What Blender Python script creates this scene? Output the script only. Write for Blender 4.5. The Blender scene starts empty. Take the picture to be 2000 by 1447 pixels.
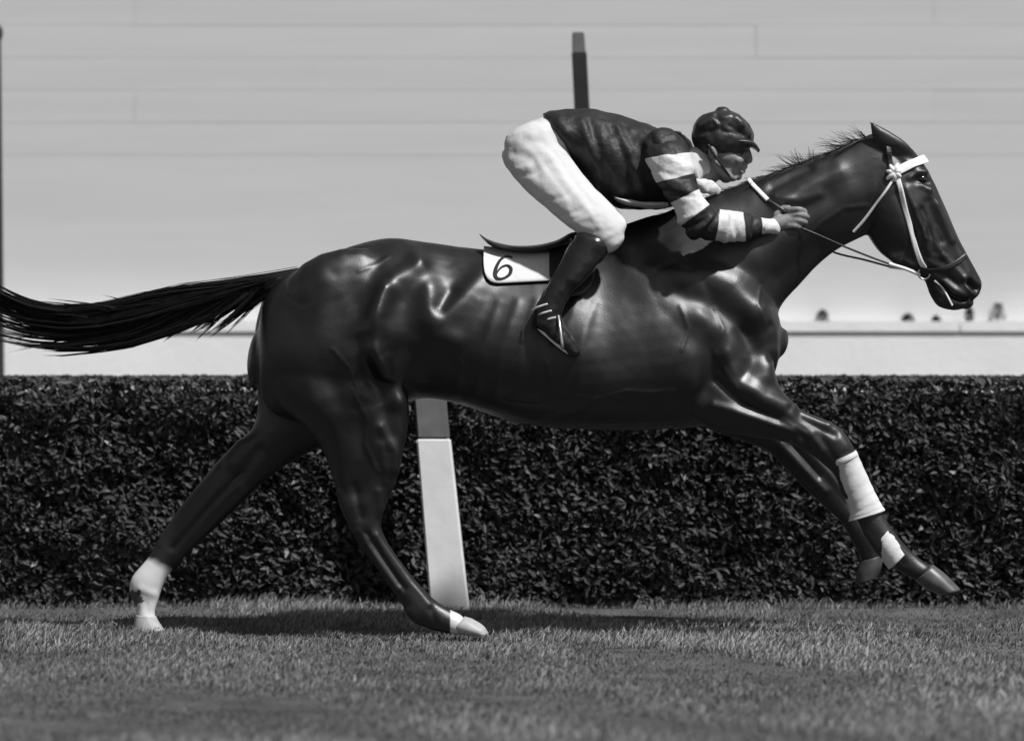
import bpy, math, random
import numpy as np
from mathutils import Vector, Matrix
from mathutils.bvhtree import BVHTree

rnd = random.Random(6)
rng = np.random.default_rng(6)
SC = bpy.context.scene
COL = SC.collection

# ------------------------------------------------------------------ camera, sky, sun, exposure
DIST, CAMH, FPX = 14.0, 1.10, 7980.0          # metres to the horse, lens height, focal length in photo pixels
HORIZ = 608.0                                  # photo row of the horizon
cam_d = bpy.data.cameras.new('camera'); cam = bpy.data.objects.new('camera', cam_d); COL.objects.link(cam)
cam.location = (0, -DIST, CAMH); cam.rotation_euler = (math.pi/2, 0, 0)
cam_d.sensor_width = 36; cam_d.lens = 36*FPX/2000
cam_d.shift_y = -(723.5-HORIZ)/2000
cam_d.clip_start = 0.1; cam_d.clip_end = 2000
cam_d.dof.use_dof = True; cam_d.dof.focus_distance = DIST-0.1; cam_d.dof.aperture_fstop = 1.8
SC.camera = cam

SUN = Vector((0.51, -0.43, 1.0)).normalized()
world = bpy.data.worlds.new('World'); SC.world = world; world.use_nodes = True
nt = world.node_tree; nt.nodes.clear()
sky = nt.nodes.new('ShaderNodeTexSky'); sky.sky_type = 'NISHITA'; sky.sun_disc = False
sky.sun_elevation = math.asin(SUN.z); sky.sun_rotation = math.atan2(SUN.x, SUN.y)
bw = nt.nodes.new('ShaderNodeRGBToBW')         # black-and-white film
bg = nt.nodes.new('ShaderNodeBackground'); bg.inputs['Strength'].default_value = 0.080
wo = nt.nodes.new('ShaderNodeOutputWorld')
nt.links.new(sky.outputs[0], bw.inputs[0]); nt.links.new(bw.outputs[0], bg.inputs[0]); nt.links.new(bg.outputs[0], wo.inputs[0])
sun_d = bpy.data.lights.new('sun', 'SUN'); sun_d.energy = 5.0; sun_d.angle = math.radians(2.5); sun_d.color = (1, 1, 1)
sun = bpy.data.objects.new('sun', sun_d); COL.objects.link(sun); sun.location = (5, -4, 12)
sun.rotation_euler = (-SUN).to_track_quat('-Z', 'Y').to_euler()
SC.view_settings.view_transform = 'Standard'; SC.view_settings.look = 'None'
SC.view_settings.gamma = 1; SC.view_settings.exposure = 0.08

# ------------------------------------------------------------------ helpers
def W(px, py, Y=0.0):
    d = DIST+Y
    return Vector(((px-1000)/FPX*d, Y, CAMH+(HORIZ-py)/FPX*d))
def to_px(v):                                   # (N,3) -> (N,2)
    d = DIST+v[:, 1]
    return np.stack([1000+v[:, 0]*FPX/d, HORIZ-(v[:, 2]-CAMH)*FPX/d], 1)

def mat(name, base=0.5, rough=0.6, spec=0.5, var=0.0, vscale=8.0, bump=0.0, bscale=60.0, stretch=(1, 1, 1), metal=0.0, attr=None, attr_col=None,
        sheen=0.0, objrand=0.0, var2=0.0, v2scale=1.5, coat=0.0):
    m = bpy.data.materials.new(name); m.use_nodes = True
    t = m.node_tree; N = t.nodes; L = t.links; b = N['Principled BSDF']
    b.inputs['Roughness'].default_value = rough; b.inputs['Specular IOR Level'].default_value = spec
    b.inputs['Metallic'].default_value = metal
    if sheen: b.inputs['Sheen Weight'].default_value = sheen
    if coat: b.inputs['Coat Weight'].default_value = coat; b.inputs['Coat Roughness'].default_value = 0.25
    tc = N.new('ShaderNodeTexCoord'); mp = N.new('ShaderNodeMapping'); mp.inputs['Scale'].default_value = stretch
    L.new(tc.outputs['Object'], mp.inputs[0])
    val = N.new('ShaderNodeValue'); val.outputs[0].default_value = base; cur = val.outputs[0]
    def mul(sock, amt, x):
        mr = N.new('ShaderNodeMapRange'); mr.inputs['To Min'].default_value = 1-amt; mr.inputs['To Max'].default_value = 1+amt
        mr.inputs['From Min'].default_value = 0.25; mr.inputs['From Max'].default_value = 0.75
        L.new(sock, mr.inputs['Value'])
        mm = N.new('ShaderNodeMath'); mm.operation = 'MULTIPLY'; L.new(x, mm.inputs[0]); L.new(mr.outputs[0], mm.inputs[1]); return mm.outputs[0]
    for amt, sc in ((var, vscale), (var2, v2scale)):
        if amt:
            n = N.new('ShaderNodeTexNoise'); n.inputs['Scale'].default_value = sc; n.inputs['Detail'].default_value = 6
            L.new(mp.outputs[0], n.inputs['Vector']); cur = mul(n.outputs['Fac'], amt, cur)
    if objrand:
        oi = N.new('ShaderNodeObjectInfo'); mr = N.new('ShaderNodeMapRange'); mr.inputs['To Min'].default_value = 1-objrand; mr.inputs['To Max'].default_value = 1+objrand
        L.new(oi.outputs['Random'], mr.inputs['Value']); mm = N.new('ShaderNodeMath'); mm.operation = 'MULTIPLY'
        L.new(cur, mm.inputs[0]); L.new(mr.outputs[0], mm.inputs[1]); cur = mm.outputs[0]
    if attr:
        at = N.new('ShaderNodeAttribute'); at.attribute_name = attr
        if attr_col is None:
            mm = N.new('ShaderNodeMath'); mm.operation = 'MULTIPLY'; L.new(cur, mm.inputs[0]); L.new(at.outputs['Fac'], mm.inputs[1]); cur = mm.outputs[0]
        else:
            mx = N.new('ShaderNodeMix'); mx.data_type = 'FLOAT'; L.new(at.outputs['Fac'], mx.inputs[0]); L.new(cur, mx.inputs[2])
            mx.inputs[3].default_value = attr_col; cur = mx.outputs[0]
    L.new(cur, b.inputs['Base Color'])
    if name == 'horse_coat':
        n = N.new('ShaderNodeTexNoise'); n.inputs['Scale'].default_value = 5; n.inputs['Detail'].default_value = 8; n.inputs['Roughness'].default_value = 0.65
        L.new(tc.outputs['Object'], n.inputs['Vector'])
        mr = N.new('ShaderNodeMapRange'); mr.inputs['From Min'].default_value = 0.3; mr.inputs['From Max'].default_value = 0.7
        mr.inputs['To Min'].default_value = rough-0.07; mr.inputs['To Max'].default_value = rough+0.12
        L.new(n.outputs['Fac'], mr.inputs['Value']); L.new(mr.outputs[0], b.inputs['Roughness'])
    if bump:
        n = N.new('ShaderNodeTexNoise'); n.inputs['Scale'].default_value = bscale; n.inputs['Detail'].default_value = 5
        L.new(mp.outputs[0], n.inputs['Vector']); bp = N.new('ShaderNodeBump'); bp.inputs['Strength'].default_value = bump
        bp.inputs['Distance'].default_value = 0.01; L.new(n.outputs['Fac'], bp.inputs['Height']); L.new(bp.outputs[0], b.inputs['Normal'])
    return m

M = {
 'coat':   mat('horse_coat', 0.004, 0.41, 0.70, var=0.3, vscale=14, bump=0.11, bscale=360, stretch=(1, 1, 0.3), attr='sock', attr_col=0.62),
 'hair':   mat('horse_hair', 0.010, 0.45, 0.3),
 'hoof':   mat('hoof_horn', 0.075, 0.4, 0.4, var=0.3, vscale=40),
 'hoofw':  mat('pale_hoof_horn', 0.36, 0.5, 0.4, var=0.2, vscale=40),
 'hoofd':  mat('dark_hoof_horn', 0.045, 0.5, 0.4, var=0.3, vscale=40),
 'eye':    mat('eye_wet', 0.008, 0.08, 0.6),
 'bandage':mat('white_bandage', 0.56, 0.85, 0.2, var=0.12, vscale=22, bump=0.12, bscale=120),
 'tackw':  mat('white_webbing', 0.72, 0.6, 0.3, var=0.1, vscale=50),
 'tackd':  mat('dark_leather', 0.018, 0.4, 0.4, bump=0.15, bscale=150),
 'metal':  mat('bit_steel', 0.6, 0.3, 0.5, metal=0.9),
 'cloth':  mat('number_cloth_white', 0.58, 0.85, 0.2, var=0.06, vscale=12, bump=0.25, bscale=35),
 'ink':    mat('number_black', 0.015, 0.7, 0.2),
 'skin':   mat('skin', 0.20, 0.5, 0.35, var=0.12, vscale=40, bump=0.1, bscale=90),
 'silks':  mat('dark_silks', 0.018, 0.55, 0.3, var=0.3, vscale=12, bump=0.5, bscale=40, attr='hoop', attr_col=0.54),
 'breech': mat('white_breeches', 0.52, 0.8, 0.2, var=0.05, vscale=14, bump=0.35, bscale=26),
 'boot':   mat('black_boot', 0.012, 0.25, 0.5, bump=0.2, bscale=30),
 'cap':    mat('dark_silk_cap', 0.022, 0.40, 0.5, bump=0.45, bscale=22),
 'plank':  mat('white_painted_board', 0.57, 0.65, 0.25, var=0.03, vscale=3, stretch=(0.4, 1, 6), objrand=0.010, var2=0.05, v2scale=0.9, bump=0.03, bscale=14),
 'plinth': mat('white_rendered_base', 0.82, 0.8, 0.2, var=0.06, vscale=2.5, bump=0.15, bscale=30),
 'postw':  mat('white_post_paint', 0.78, 0.6, 0.3, var=0.07, vscale=9, bump=0.1, bscale=25),
 'postg':  mat('grey_post_paint', 0.16, 0.6, 0.3, var=0.2, vscale=14),
 'poled':  mat('dark_pole_paint', 0.02, 0.5, 0.4, var=0.3, vscale=10),
 'poleg':  mat('grey_pole_paint', 0.12, 0.6, 0.3, var=0.3, vscale=10),
 'leaf':   mat('hedge_leaf', 0.050, 0.56, 0.24, attr='tone'),
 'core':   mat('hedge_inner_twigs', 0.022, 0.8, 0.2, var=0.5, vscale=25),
 'wood':   mat('hedge_stem_bark', 0.05, 0.8, 0.2, var=0.4, vscale=30),
 'grass':  mat('grass_blade', 0.150, 0.55, 0.3, attr='tone'),
 'soil':   mat('turf_soil', 0.075, 0.9, 0.15, var=0.45, vscale=6, var2=0.3, v2scale=0.8, bump=0.6, bscale=25),
}

def mesh_np(name, verts, faces, smooth=True):
    """verts (N,3) float, faces (F,k) int, uniform k"""
    verts = np.asarray(verts, np.float32); faces = np.asarray(faces, np.int32); k = faces.shape[1]
    me = bpy.data.meshes.new(name)
    me.vertices.add(len(verts)); me.vertices.foreach_set('co', verts.ravel())
    me.loops.add(faces.size); me.loops.foreach_set('vertex_index', faces.ravel())
    me.polygons.add(len(faces)); me.polygons.foreach_set('loop_start', np.arange(0, faces.size, k, dtype=np.int32))
    me.polygons.foreach_set('loop_total', np.full(len(faces), k, np.int32))
    me.polygons.foreach_set('use_smooth', np.full(len(faces), smooth, bool))
    me.update(); me.validate(); return me
def put(name, me, m, parent=None):
    o = bpy.data.objects.new(name, me); COL.objects.link(o)
    if m is not None:
        me.materials.clear(); me.materials.append(m)
    if parent is not None:
        o.parent = parent; o.matrix_parent_inverse = parent_inverse(parent)
    return o
def parent_inverse(p):      # parts are modelled in world coordinates
    return Matrix.Translation(-p.location) if p.type == 'EMPTY' else Matrix.Identity(4)
def thing(name, label, cat, loc=(0, 0, 0), group=None):
    o = bpy.data.objects.new(name, None); COL.objects.link(o); o.location = loc; o.empty_display_size = 0.1
    return tag(o, label, cat, group)
def tag(o, label, cat, group=None):
    o['label'] = label; o['category'] = cat
    if group: o['group'] = group
    return o
def set_attr(me, name, vals):
    a = me.attributes.new(name, 'FLOAT', 'POINT'); a.data.foreach_set('value', np.asarray(vals, np.float32))

def cr(P, n):
    """Catmull-Rom resample rows of P to n rows, returns rows and parameter"""
    P = np.asarray(P, float); m = len(P)
    Q = np.vstack([2*P[0]-P[1], P, 2*P[-1]-P[-2]])
    t = np.linspace(0, m-1, n); i = np.minimum(t.astype(int), m-2); f = (t-i)[:, None]
    a, b, c, d = Q[i], Q[i+1], Q[i+2], Q[i+3]
    return 0.5*((2*b)+(-a+c)*f+(2*a-5*b+4*c-d)*f**2+(-a+3*b-3*c+d)*f**3), t
def loft(secs, n=None, seg=28, power=1.0, round_ends=True, scale=1.0):
    """secs rows: ax,ay,bx,by (outline points in photo pixels), half width (m), Y (m)[, k]. Closed tube."""
    R = []
    for s in secs:
        Y = s[5]; A = W(s[0], s[1], Y); B = W(s[2], s[3], Y); k = s[6] if len(s) > 6 else 0.0
        R.append([*A, *B, s[4], k])
    n = n or (len(secs)-1)*6+1
    R, t = cr(R, n)
    th = np.linspace(0, 2*math.pi, seg, endpoint=False); c, s_ = np.cos(th), np.sin(th)
    cc = np.sign(c)*np.abs(c)**power; ss = np.sign(s_)*np.abs(s_)**power
    V = []; T = []
    def ring(r, f, off=None):
        A, B = r[:3], r[3:6]; C = (A+B)/2; H = (A-B)/2*scale*f; hw = r[6]*scale*f
        p = C[None]+H[None]*cc[:, None]
        p[:, 1] += hw*ss*(1-r[7]*cc)
        if off is not None: p += off
        return p
    C0 = (R[:, :3]+R[:, 3:6])/2
    if round_ends:
        d0 = C0[0]-C0[1]; d0 /= np.linalg.norm(d0)+1e-9; r0 = min(np.linalg.norm(R[0, :3]-R[0, 3:6])/2, R[0, 6])*scale
        d1 = C0[-1]-C0[-2]; d1 /= np.linalg.norm(d1)+1e-9; r1 = min(np.linalg.norm(R[-1, :3]-R[-1, 3:6])/2, R[-1, 6])*scale
        for a in (80, 55, 30):
            V.append(ring(R[0], math.cos(math.radians(a)), d0*r0*math.sin(math.radians(a))*0.6)); T.append(t[0])
    for r, tt in zip(R, t): V.append(ring(r, 1)); T.append(tt)
    if round_ends:
        for a in (30, 55, 80):
            V.append(ring(R[-1], math.cos(math.radians(a)), d1*r1*math.sin(math.radians(a))*0.6)); T.append(t[-1])
    nr = len(V); V = np.vstack(V)
    F = []
    for i in range(nr-1):
        a = i*seg+np.arange(seg); b = i*seg+(np.arange(seg)+1) % seg
        F.append(np.stack([a, b, b+seg, a+seg], 1))
    F = np.vstack(F)
    V = np.vstack([V, V[:seg].mean(0), V[-seg-0:].mean(0)]); c0 = len(V)-2; c1 = len(V)-1
    V[c1] = V[(nr-1)*seg:nr*seg].mean(0)
    j = np.arange(seg); j2 = (j+1) % seg
    cap0 = np.stack([np.full(seg, c0), j2, j, j], 1); cap1 = np.stack([np.full(seg, c1), (nr-1)*seg+j, (nr-1)*seg+j2, (nr-1)*seg+j2], 1)
    T = np.concatenate([np.repeat(T, seg), [t[0], t[-1]]])
    return V, F, (cap0[:, :3], cap1[:, :3]), T
def loft_mesh(name, parts, smooth=True):
    """several lofts into one mesh via from_pydata; returns mesh and per-vertex parameter"""
    V = []; F = []; T = []; o = 0
    for v, f, caps, t in parts:
        V.append(v); T.append(t)
        F += (f+o).tolist()
        for c in caps: F += (c+o).tolist()
        o += len(v)
    me = bpy.data.meshes.new(name); me.from_pydata(np.vstack(V).tolist(), [], F)
    me.polygons.foreach_set('use_smooth', np.full(len(F), smooth, bool)); me.update()
    return me, np.concatenate(T)
def ellipsoid(c, r, seg=20, rot=0.0):
    """c world, r radii; returns a loft-like tuple"""
    th = np.linspace(0, math.pi, 12)[1:-1]; ph = np.linspace(0, 2*math.pi, seg, endpoint=False)
    V = []
    for a in th:
        V.append(np.stack([np.full(seg, math.cos(a)), math.sin(a)*np.cos(ph), math.sin(a)*np.sin(ph)], 1))
    nr = len(V); V = np.vstack(V+[[[1, 0, 0]], [[-1, 0, 0]]])*np.array(r)
    ca, sa = math.cos(rot), math.sin(rot)
    V = np.stack([V[:, 0]*ca-V[:, 2]*sa, V[:, 1], V[:, 0]*sa+V[:, 2]*ca], 1)+np.array(c)
    F = []
    for i in range(nr-1):
        a = i*seg+np.arange(seg); b = i*seg+(np.arange(seg)+1) % seg
        F.append(np.stack([a, b, b+seg, a+seg], 1))
    j = np.arange(seg); j2 = (j+1) % seg
    cap0 = np.stack([np.full(seg, nr*seg), j2, j], 1); cap1 = np.stack([np.full(seg, nr*seg+1), (nr-1)*seg+j, (nr-1)*seg+j2], 1)
    return V, np.vstack(F), (cap0, cap1), np.zeros(len(V))
def capsule3(pts, radii, seg=12, n=None):
    """tube through 3-D points with radii (fingers etc.)"""
    R, t = cr(np.hstack([np.array([list(p) for p in pts]), np.array(radii)[:, None]]), n or (len(pts)-1)*4+1)
    C = R[:, :3]; r = np.abs(R[:, 3]); T = np.gradient(C, axis=0); T /= np.linalg.norm(T, axis=1)[:, None]+1e-9
    up = np.array([0.13, 1.0, 0.21]); u = np.cross(T, up); u /= np.linalg.norm(u, axis=1)[:, None]+1e-9; v = np.cross(T, u)
    th = np.linspace(0, 2*math.pi, seg, endpoint=False)
    V = []
    def ring(i, f, off): V.append(C[i]+off+r[i]*f*(np.cos(th)[:, None]*u[i]+np.sin(th)[:, None]*v[i]))
    for a in (75, 40): ring(0, math.cos(math.radians(a)), -T[0]*r[0]*math.sin(math.radians(a)))
    for i in range(len(C)): ring(i, 1, 0)
    for a in (40, 75): ring(-1, math.cos(math.radians(a)), T[-1]*r[-1]*math.sin(math.radians(a)))
    nr = len(V); V = np.vstack(V); F = []
    for i in range(nr-1):
        a = i*seg+np.arange(seg); b = i*seg+(np.arange(seg)+1) % seg
        F.append(np.stack([a, b, b+seg, a+seg], 1))
    V = np.vstack([V, V[:seg].mean(0), V[-seg:].mean(0)])
    j = np.arange(seg); j2 = (j+1) % seg
    return V, np.vstack(F), (np.stack([np.full(seg, len(V)-2), j2, j], 1), np.stack([np.full(seg, len(V)-1), (nr-1)*seg+j, (nr-1)*seg+j2], 1)), np.zeros(len(V))

def remesh(name, parts, voxel, iters=4):
    me, _ = loft_mesh(name+'_raw', parts)
    o = bpy.data.objects.new('tmp', me); COL.objects.link(o)
    md = o.modifiers.new('r', 'REMESH'); md.mode = 'VOXEL'; md.voxel_size = voxel; md.adaptivity = 0
    dg = bpy.context.evaluated_depsgraph_get(); out = bpy.data.meshes.new_from_object(o.evaluated_get(dg))
    bpy.data.objects.remove(o); bpy.data.meshes.remove(me); out.name = name
    smooth_mesh(out, iters); return out
def coords(me):
    a = np.empty(len(me.vertices)*3, np.float32); me.vertices.foreach_get('co', a); return a.reshape(-1, 3).astype(float)
def normals(me):
    a = np.empty(len(me.vertices)*3, np.float32); me.vertex_normals.foreach_get('vector', a); return a.reshape(-1, 3).astype(float)
def set_coords(me, v):
    me.vertices.foreach_set('co', v.astype(np.float32).ravel()); me.update()
def smooth_mesh(me, iters):
    v = coords(me); n = len(v)
    e = np.empty(len(me.edges)*2, np.int32); me.edges.foreach_get('vertices', e); e = e.reshape(-1, 2)
    deg = np.bincount(e.ravel(), minlength=n).astype(float)[:, None]
    for _ in range(iters):
        for lam in (0.55, -0.50):
            s = np.stack([np.bincount(e[:, 0], v[e[:, 1], k], n)+np.bincount(e[:, 1], v[e[:, 0], k], n) for k in range(3)], 1)
            v = v+lam*(s/np.maximum(deg, 1)-v)
    set_coords(me, v); me.polygons.foreach_set('use_smooth', np.ones(len(me.polygons), bool)); me.update()
def soften_creases(me):
    # heavy smoothing on the trunk and shoulders only, so limbs keep their joints
    v0 = coords(me); q = to_px(v0)
    smooth_mesh(me, 45); v1 = coords(me)
    w = np.clip((900-q[:, 1])/90, 0, 1)*np.clip((1640-q[:, 0])/80, 0, 1); w = w[:, None]
    set_coords(me, v0*(1-w)+v1*w)
def poly_dist(q, line):
    d = np.full(len(q), 1e9)
    for a, b in zip(line[:-1], line[1:]):
        a = np.array(a, float); b = np.array(b, float); ab = b-a
        t = np.clip(((q-a)@ab)/(ab@ab+1e-9), 0, 1)
        d = np.minimum(d, np.linalg.norm(q-(a+t[:, None]*ab), axis=1))
    return d
def vnoise(p, seed=0):
    """cheap smooth 3-D value noise, p (N,3) -> [-1,1]"""
    r = np.random.default_rng(seed); tab = r.uniform(-1, 1, 4096)
    i = np.floor(p).astype(np.int64); f = p-i; f = f*f*(3-2*f)
    def h(ix, iy, iz): return tab[(ix*73856093 ^ iy*19349663 ^ iz*83492791) & 4095]
    out = 0
    for dx in (0, 1):
        for dy in (0, 1):
            for dz in (0, 1):
                w = (f[:, 0] if dx else 1-f[:, 0])*(f[:, 1] if dy else 1-f[:, 1])*(f[:, 2] if dz else 1-f[:, 2])
                out = out+w*h(i[:, 0]+dx, i[:, 1]+dy, i[:, 2]+dz)
    return out
def strands(name, lines, r0, r1, sides=3):
    """lines (S,K,3) hair strands, tapered tubes, one mesh"""
    Ls = np.asarray(lines, float); S, K, _ = Ls.shape
    T = np.gradient(Ls, axis=1); T /= np.linalg.norm(T, axis=2, keepdims=True)+1e-9
    u = np.cross(T, np.array([0.1, 1.0, 0.05])); u /= np.linalg.norm(u, axis=2, keepdims=True)+1e-9; v = np.cross(T, u)
    f = np.linspace(0, 1, K)[None, :, None]; rad = (r0+(r1-r0)*f**1.5)
    th = np.arange(sides)*2*math.pi/sides
    V = np.stack([Ls+rad*(math.cos(a)*u+math.sin(a)*v) for a in th], 2).reshape(-1, 3)
    s = (np.arange(S)*K*sides)[:, None, None]; k = (np.arange(K-1)*sides)[None, :, None]; j = np.arange(sides)[None, None]
    j2 = (np.arange(sides)+1) % sides; j2 = j2[None, None]
    F = np.stack([s+k+j, s+k+j2, s+k+sides+j2, s+k+sides+j], 3).reshape(-1, 4)
    return mesh_np(name, V, F)
def box_mesh(name, sx, sy, sz, bev=0.0, z0=0.0):
    """box centred in x,y, standing on z0, bevelled"""
    import bmesh
    bm = bmesh.new(); bmesh.ops.create_cube(bm, size=1)
    for v in bm.verts: v.co = Vector((v.co.x*sx, v.co.y*sy, (v.co.z+0.5)*sz+z0))
    if bev: bmesh.ops.bevel(bm, geom=bm.edges[:], offset=bev, segments=2, affect='EDGES')
    me = bpy.data.meshes.new(name); bm.to_mesh(me); bm.free(); return me

# ------------------------------------------------------------------ setting: ground, boarded wall
def ground_h(x, y):
    p = np.stack([x*1.3, y*1.3, np.zeros_like(x)], 1)
    h = 0.012*vnoise(p, 3)+0.007*vnoise(p*3.1, 4)
    near = np.exp(-((y-1.02)/0.10)**2)*0.02
    return h-0.012+near
def build_ground():
    gx = np.concatenate([[-300, -60, -20], np.linspace(-8, 8, 161), [20, 60, 300]])
    gy = np.concatenate([[-300, -60, -20], np.linspace(-9, 6, 151), [20, 60, 300, 900]])
    X, Y = np.meshgrid(gx, gy); x, y = X.ravel(), Y.ravel()
    inside = (np.abs(x) <= 8) & (y >= -9) & (y <= 6)
    z = np.where(inside, ground_h(x, y), -0.012)
    nx, ny = len(gx), len(gy); i = (np.arange(ny-1)[:, None]*nx+np.arange(nx-1)[None]).ravel()
    o = put('ground', mesh_np('ground', np.stack([x, y, z], 1), np.stack([i, i+1, i+nx+1, i+nx], 1)), M['soil'])
    o['kind'] = 'structure'
build_ground()

WALL_D = 4.5                                    # metres behind the horse
def build_wall():
    base = thing('boarded_wall', 'long white wall of horizontal painted boards behind the dark hedge', 'wall', (0, WALL_D, 0))
    zt = W(0, 628, WALL_D).z; zl = W(0, 650, WALL_D-0.26).z
    # plinth: body and coping
    b = box_mesh('plinth', 20, 0.5, zl-0.0036, 0.002); o = put('plinth', b, M['plinth'], base); o.location = (0, WALL_D, 0)
    for k in range(5):
        c = box_mesh('coping', 3.996, 0.52, zt-zl-0.0036, 0.002) if k == 0 else c
        o = put('coping', c, M['plinth'], base); o.location = (-8+4*k, WALL_D, zl+0.0036)
    fil = box_mesh('mortar_bed', 19.9, 0.49, 0.007); o = put('mortar_bed', fil, M['poleg'], base); o.location = (0, WALL_D, zl-0.0035)
    bk = box_mesh('backing_board', 20, 0.03, 2.35, 0); o = put('backing_board', bk, M['plank'], base); o.location = (0, WALL_D-0.05, zt)
    h = 63*(DIST+WALL_D)/FPX; pm = box_mesh('plank', 3.5998, 0.022, h-0.0008, 0.0007)
    z110 = W(0, 112, WALL_D-0.09).z
    z = W(0, 303, WALL_D-0.09).z; row = 0
    pn = box_mesh('panel', 3.5995, 0.022, z-zt-0.003, 0.0007)
    for k in range(6):
        o = put('panel', pn, M['plank'], base); o.location = (-9+3.6*k+0.9, WALL_D-0.078, zt+0.002)
    while z < 3.3:
        off = [0.35, 1.9, -0.9, 1.1, -1.7][row % 5]
        for k in range(6):
            o = put('plank', pm, M['plank'], base)
            o.location = (-9+3.6*k+off, WALL_D-0.078+rnd.uniform(-0.0005, 0.0005), z); o.rotation_euler = (rnd.uniform(-.003, .003), 0, rnd.uniform(-.0004, .0004))
        z += h; row += 1
    cap = box_mesh('wall_cap', 20, 0.10, 0.04, 0.006); o = put('wall_cap', cap, M['plank'], base); o.location = (0, WALL_D-0.07, z+0.002)
    # small clumps on the coping
    specs = [(1606, 616, 34, 24, 'small dark clump of leaves on the white ledge, close to the horse\'s chest'),
             (1773, 620, 30, 16, 'low flat dark clump on the white ledge below the bridle bit'),
             (1828, 622, 20, 12, 'tiniest dark tuft on the white ledge below the horse\'s chin'),
             (1893, 612, 22, 32, 'narrow upright dark tuft on the white ledge under the horse\'s lips'),
             (1948, 608, 40, 38, 'biggest rounded dark clump on the white ledge beyond the muzzle')]
    for sx, sy, w, hh, lab in specs:
        Yp = WALL_D-0.17; c = W(sx, 628, Yp); c.z = zt
        t = thing('small_shrub', lab, 'shrub', c, 'little shrubs on the wall ledge')
        s = (DIST+Yp)/FPX; n = 240
        th = rng.uniform(0, 2*math.pi, n); ze = rng.uniform(0, 1, n)**0.8; rr = np.sqrt(np.clip(1-ze**2, 0, 1))*rng.uniform(0.4, 1, n)
        P = np.stack([c.x+rr*np.cos(th)*w*s/2, c.y+rr*np.sin(th)*w*s/2.2, c.z+ze*hh*s*rng.uniform(0.75, 1.05, n)], 1)
        put('foliage', leaf_cards('foliage', P, 0.008, 0.016, 0.5, tone=(0.5, 1.1)), M['core'], t)
        st, _ = loft_mesh('stem', [capsule3([c-Vector((0, 0, .004)), c+Vector((.002, 0, hh*s*.5)), c+Vector((-.003, 0, hh*s*.8))], [.004, .003, .0015], 6)])
        put('stem', st, M['wood'], t)

def leaf_cards(name, P, l0, l1, aspect, tone=(0.6, 1.5), dirbias=None, nbias=None, zmax=None):
    n = len(P); L = rng.uniform(l0, l1, n)
    d = rng.normal(size=(n, 3))
    if dirbias is not None: d = d*0.75+np.array(dirbias)
    d /= np.linalg.norm(d, axis=1)[:, None]
    nn = rng.normal(size=(n, 3))
    if nbias is not None: nn = nn*0.8+np.array(nbias)
    s = np.cross(d, nn); s /= np.linalg.norm(s, axis=1)[:, None]+1e-9; nn = np.cross(s, d)
    Wd = L*aspect*rng.uniform(0.8, 1.2, n)
    a = P-d*L[:, None]*0.5; b = P+d*L[:, None]*0.5
    m = P-d*L[:, None]*0.05
    fold = nn*(Wd*0.22)[:, None]; droop = nn*(L*0.10)[:, None]
    c1 = m+s*Wd[:, None]*0.5+fold; c2 = m-s*Wd[:, None]*0.5+fold
    V = np.stack([a, c1, b-droop, c2], 1).reshape(-1, 3)
    if zmax is not None: V[:, 2] = np.minimum(V[:, 2], zmax+rng.uniform(-.006, .004, len(V)))
    i = np.arange(n)*4
    F = np.concatenate([np.stack([i, i+1, i+2], 1), np.stack([i, i+2, i+3], 1)])
    me = mesh_np(name, V, F)
    tn = rng.uniform(tone[0], tone[1], n); tn = np.where(rng.random(n) < .035, tn*3.2, tn)
    set_attr(me, 'tone', np.repeat(tn, 4)); return me
build_wall()

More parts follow.
